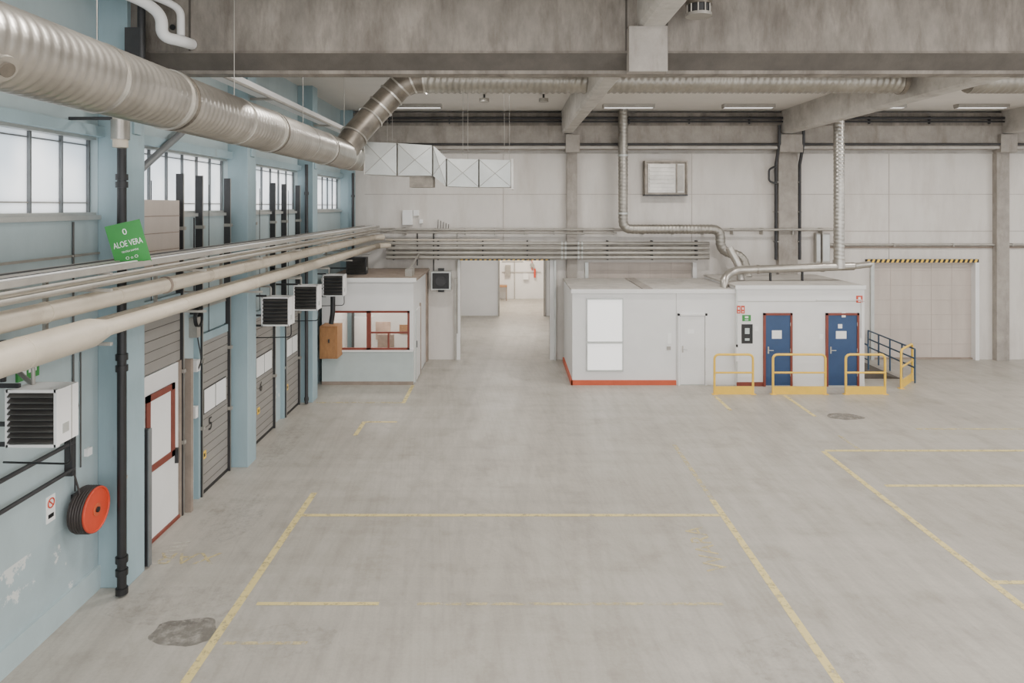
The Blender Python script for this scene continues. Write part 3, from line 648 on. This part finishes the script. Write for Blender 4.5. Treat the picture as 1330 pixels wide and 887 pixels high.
g.box(XW+.07,XW+.10,a,b,c,c+.1,'rust').box(XW+.07,XW+.10,a,b,d-.1,d,'rust').box(XW+.07,XW+.10,a,a+.11,c,d,'rust').box(XW+.07,XW+.10,b-.11,b,c,d,'rust')
g.box(XW+.07,XW+.08,a,b,c,d,'white2'); g.box(XW+.07,XW+.12,11.3,11.34,.95,1.2,'dark')
g.box(XW,XW+.2,11.6,11.68,0,2.6,'stain').box(XW,XW+.12,11.75,11.85,.0,2.4,'stain')
g.done()
g=B('open_door_leaf'); g.box(XW,XC+.02,9.80,9.86,.03,2.0,'dark'); g.box(XC+.02,XC+.04,9.79,9.87,.03,2.0,'mull'); g.box(XW+.06,XC-.03,9.79,9.80,.9,1.9,'galv_d'); g.cyl((XW+.02,9.83,0),(XW+.02,9.83,2.05),.02,'galv',8); g.done()
g=B('gate_control_box')
for y,z,w_,h,k in ((11.95,2.9,.14,.35,'pipe'),(11.95,2.3,.14,.2,'white'),(9.95,3.0,.12,.2,'yellow'),(11.9,1.5,.10,.2,'white')):
    g.box(XW,XW+.14,y,y+w_,z,z+h,k)
g.tube([(XW+.12,12.02,2.9),(XW+.2,12.0,2.5),(XW+.12,12.02,2.3)],.012,'black',seg=6,bend=.1)
g.tube([(XW+.06,12.02,3.2),(XW+.06,12.02,5.0)],.015,'dark',seg=6); g.done()
for y in (12.32,15.0,16.95,):
    g=B('warning_sticker'); g.box(XW+.07,XW+.078,y,y+.14,.62,.76,'yellow').box(XW+.078,XW+.08,y+.04,y+.10,.66,.72,'black'); g.done()
g=B('cable_coil')
for i in range(4): 
    pts=[(XW+.12+.015*i,12.0+.12*math.cos(t*math.pi/8),3.25+.16*math.sin(t*math.pi/8)) for t in range(17)]
    g.tube(pts,.014,'black',seg=6)
g.box(XW,XW+.14,11.98,12.02,3.3,3.42,'dark'); g.done()

g=B('drain_pipe'); x,y=-5.17,9.12
g.tube([(x,y,0.02),(x,y,6.3)],.058,'black',seg=16)
for z in (.03,.28,.45,3.0,3.15,5.45,5.55): g.tube([(x,y,z),(x,y,z+.08)],.078,'black',seg=16)
for z in (1.5,4.3,6): g.box(x-.04,XC+.01,y,9.3,z,z+.04,'galv')
g.done()
for y,x in ((17.95,-5.32),(22.55,-5.15)):
    g=B('drain_pipe'); g.tube([(x,y,0.02),(x,y,6.3)],.045,'dark',seg=12)
    for z in (.1,3,5.5): g.tube([(x,y,z),(x,y,z+.08)],.06,'dark',seg=12)
    g.box(x,x+.04,y,y+.15,4,4.04,'galv'); g.done()

g=B('fire_hose_reel'); yc,zc,r=8.77,1.31,.30; x=-5.50
def ring(xa,xb,r0,k,seg=36): g.tube([(xa,yc,zc),(xb,yc,zc)],r0,k,seg=seg,smooth=False)
ring(x,x+.02,.28,'hose'); ring(x+.19,x+.205,.28,'red'); ring(x+.02,x+.19,.12,'dark')
for i in range(5):
    for j,rr in enumerate((.275,.24)):
        pts=[(x+.035+i*.033,yc+rr*math.cos(t*math.pi/16),zc+rr*math.sin(t*math.pi/16)) for t in range(33)]
        g.tube(pts,.019,'hose',seg=8)
ring(x+.205,x+.215,.08,'orange',24); ring(x+.21,x+.235,.035,'black',12)
g.tube([(x+.206,yc+.27*math.cos(t*math.pi/18),zc+.27*math.sin(t*math.pi/18)) for t in range(37)],.014,'red',seg=8)
g.box(XW,x,yc-.04,yc+.04,zc-.2,zc+.2,'dark')
g.tube([(XW+.06,yc-.05,zc+.25),(XW+.06,yc-.05,2.9)],.012,'dark',seg=6); g.tube([(XW+.08,yc,zc),(XW+.2,yc-.15,zc+.2),(XW+.08,yc-.1,zc+.5)],.012,'hose',seg=6,bend=.1)
g.done()
g=B('prohibition_sign'); y=8.34; z=1.52
g.box(XW,XW+.008,y-.08,y+.08,z-.17,z+.15,'white2')
g.tube([(XW+.01,y+.055*math.cos(t*math.pi/12),z+.06+.055*math.sin(t*math.pi/12)) for t in range(25)],.009,'red',seg=6)
g.tube([(XW+.01,y-.04,z+.1),(XW+.01,y+.04,z+.02)],.008,'red',seg=6); g.box(XW+.008,XW+.01,y-.05,y+.05,z-.12,z-.07,'black'); g.done()
g=B('exit_sign'); g.box(XW,XW+.03,7.75,8.1,3.2,3.4,'green').box(XW+.03,XW+.033,7.8,7.88,3.24,3.36,'white2').box(XW+.03,XW+.033,7.92,8.05,3.27,3.34,'white2'); g.done()
g=B('wall_bumper_rail')
for z in (2.22,1.88): g.tube([(XW+.09,4.0,z),(XW+.09,8.65,z)],.03,'dark',seg=4)
for y in (4.2,5.6,7.2,8.6): g.box(XW,XW+.1,y,y+.05,1.8,2.3,'dark')
g.done()
g=B('valve_assembly'); g.tube([(XW+.1,7.6,3.7),(XW+.1,7.6,3.4),(-5.05,7.25,3.3)],.025,'pipe',seg=8,bend=.08); g.tube([(XW+.12,7.4,3.75),(XW+.12,7.4,3.3)],.03,'dark',seg=8); g.cyl((XW+.12,7.4,3.5),(XW+.24,7.4,3.5),.06,'dark',12); g.box(XW,XW+.12,7.38,7.42,3.6,3.64,'dark'); g.done()
g=B('wall_cable'); g.tube([(XW+.02,8.75,5.0),(XW+.02,8.75,2.6),(XW+.02,8.7,2.3)],.013,'slat',seg=6); g.tube([(XW+.02,8.9,3.3),(XW+.02,8.9,1.8)],.01,'slat',seg=6); g.done()
g=B('socket_outlet'); g.box(XW,XW+.06,8.95,9.05,1.38,1.5,'red').box(XW,XW+.05,9.0,9.1,1.9,2.0,'white2').box(XW,XW+.05,8.97,9.1,1.15,1.24,'white2'); g.done()

T=Matrix.Translation((-4.45,8.1,4.5))@Matrix.Rotation(math.radians(-12),4,'Y')@Matrix.Rotation(math.radians(8),4,'X')@Matrix.Rotation(math.radians(14),4,'Z')
g=B('green_sign'); g.box(-.18,.20,-.008,.008,0.0,.52,'green',T=T); g.box(-.02,.02,.008,.02,-.0,.3,'dark',T=T); o=g.done()
def sgn(body,size,lx,lz,sx=1):
    R_=T@Matrix.Translation((lx,-.010,lz))@Matrix.Rotation(math.pi/2,4,'X')
    return text(None,body,size,'white2',R_.to_translation(),R_.to_euler(),o,'lettering',sx=sx)
sgn('ALOE VERA',.10,.01,.27,.62); sgn('TEXTILE SAMPLE',.028,.01,.18,.9); sgn('O o O',.05,.01,.10,1); sgn('0',.10,.01,.41,1)

# ------------------------------------------------------------ floor markings
def line(x0,x1,y0,y1,k='yl',z=.003,name='floor_marking_line'):
    g=B(name); g.add([(x0,y0,z),(x1,y0,z),(x1,y1,z),(x0,y1,z)],[(0,1,2,3)],k); g.done()
line(-3.59,-3.48,2.5,12.4); line(3.55,3.66,2.5,12.1); line(3.56,3.65,12.1,14.9,'ylf')
line(-3.48,3.54,11.45,11.54,z=.004); line(-3.3,-1.7,8.9,8.97,'yl',.004); line(-1.2,2.8,8.9,8.96,'ylf',.004)
line(6.62,6.73,5.0,14.5); line(6.73,16,14.48,14.59); line(7.0,14,12.66,12.76,'yl'); line(6.73,9,9.40,9.49); line(7.3,9.5,9.0,9.07,'ylf')
line(9.9,9.98,12.0,12.6,'ylf'); line(7.45,7.53,14.6,15.5,'ylf'); line(9.5,16,15.9,16.0,'ylf')
line(-3.54,-3.44,15.5,16.5,'yl'); line(-3.44,-2.7,16.42,16.52,'yl'); line(-5.1,-2.84,18.04,18.15,'ylf'); line(-2.84,-2.74,18.04,19.85)
line(7.53,7.63,16.9,18.8,'yl'); line(5.6,5.7,17.4,18.7,'yl')
line(-3.4,-2.4,8.1,8.16,'ylf')
for nm,s,x,y,r in (('floor_lettering','XAR',-4.75,10.1,math.pi),('floor_lettering','WARA',3.0,10.4,math.pi/2)):
    q=text(None,s,.46,'ylf',(x,y,.004),(0,0,r),None,nm); q.data.transform(Matrix.Diagonal((1,1,.5,1)))
g=B('loading_hatch_marking')
for i in range(6): g.add([(-5.18,9.9+i*.12,.004),(-4.92,9.95+i*.12,.004),(-4.92,10.0+i*.12,.004),(-5.18,9.95+i*.12,.004)],[(0,1,2,3)],'ywt')
g.done()
def stain(x,y,rx,ry,z=.002,k='oil',name='oil_stain'):
    g=B(name); n=40; ph=[random.uniform(.75,1.15) for _ in range(n)]
    for _ in range(2): ph=[(ph[i-1]+ph[i]+ph[(i+1)%n])/3 for i in range(n)]
    g.add([(x+rx*ph[i]*math.cos(i*2*math.pi/n),y+ry*ph[i]*math.sin(i*2*math.pi/n),z) for i in range(n)],[tuple(range(n))],k); g.done()
stain(-3.95,8.35,.42,.30); stain(8.3,16.9,.45,.3)
for a in ((-4.4,8.9,.9,.5),(-4.6,11.5,.5,1.0),(-4.2,6.9,.8,.5),(-2.6,8.2,.6,.35),(3.4,7.8,.8,.5),(-4.9,15,.3,1.5)):
    stain(*a,z=.0015,k='scuff',name='floor_scuff_patch')

# ------------------------------------------------------------ world / camera
wd=bpy.data.worlds.new('overcast_sky'); bpy.context.scene.world=wd; wd.use_nodes=True
bg=wd.node_tree.nodes['Background']; bg.inputs[0].default_value=(0.97,0.985,1.0,1); bg.inputs[1].default_value=3.15
cam=bpy.data.cameras.new('camera'); co=bpy.data.objects.new('camera',cam); bpy.context.collection.objects.link(co)
co.location=(0,0,CH); co.rotation_euler=(math.pi/2,0,0); cam.sensor_width=36; cam.lens=36*F/1330
cam.shift_x=4/1330; cam.shift_y=-(443.5-268)/1330
bpy.context.scene.camera=co
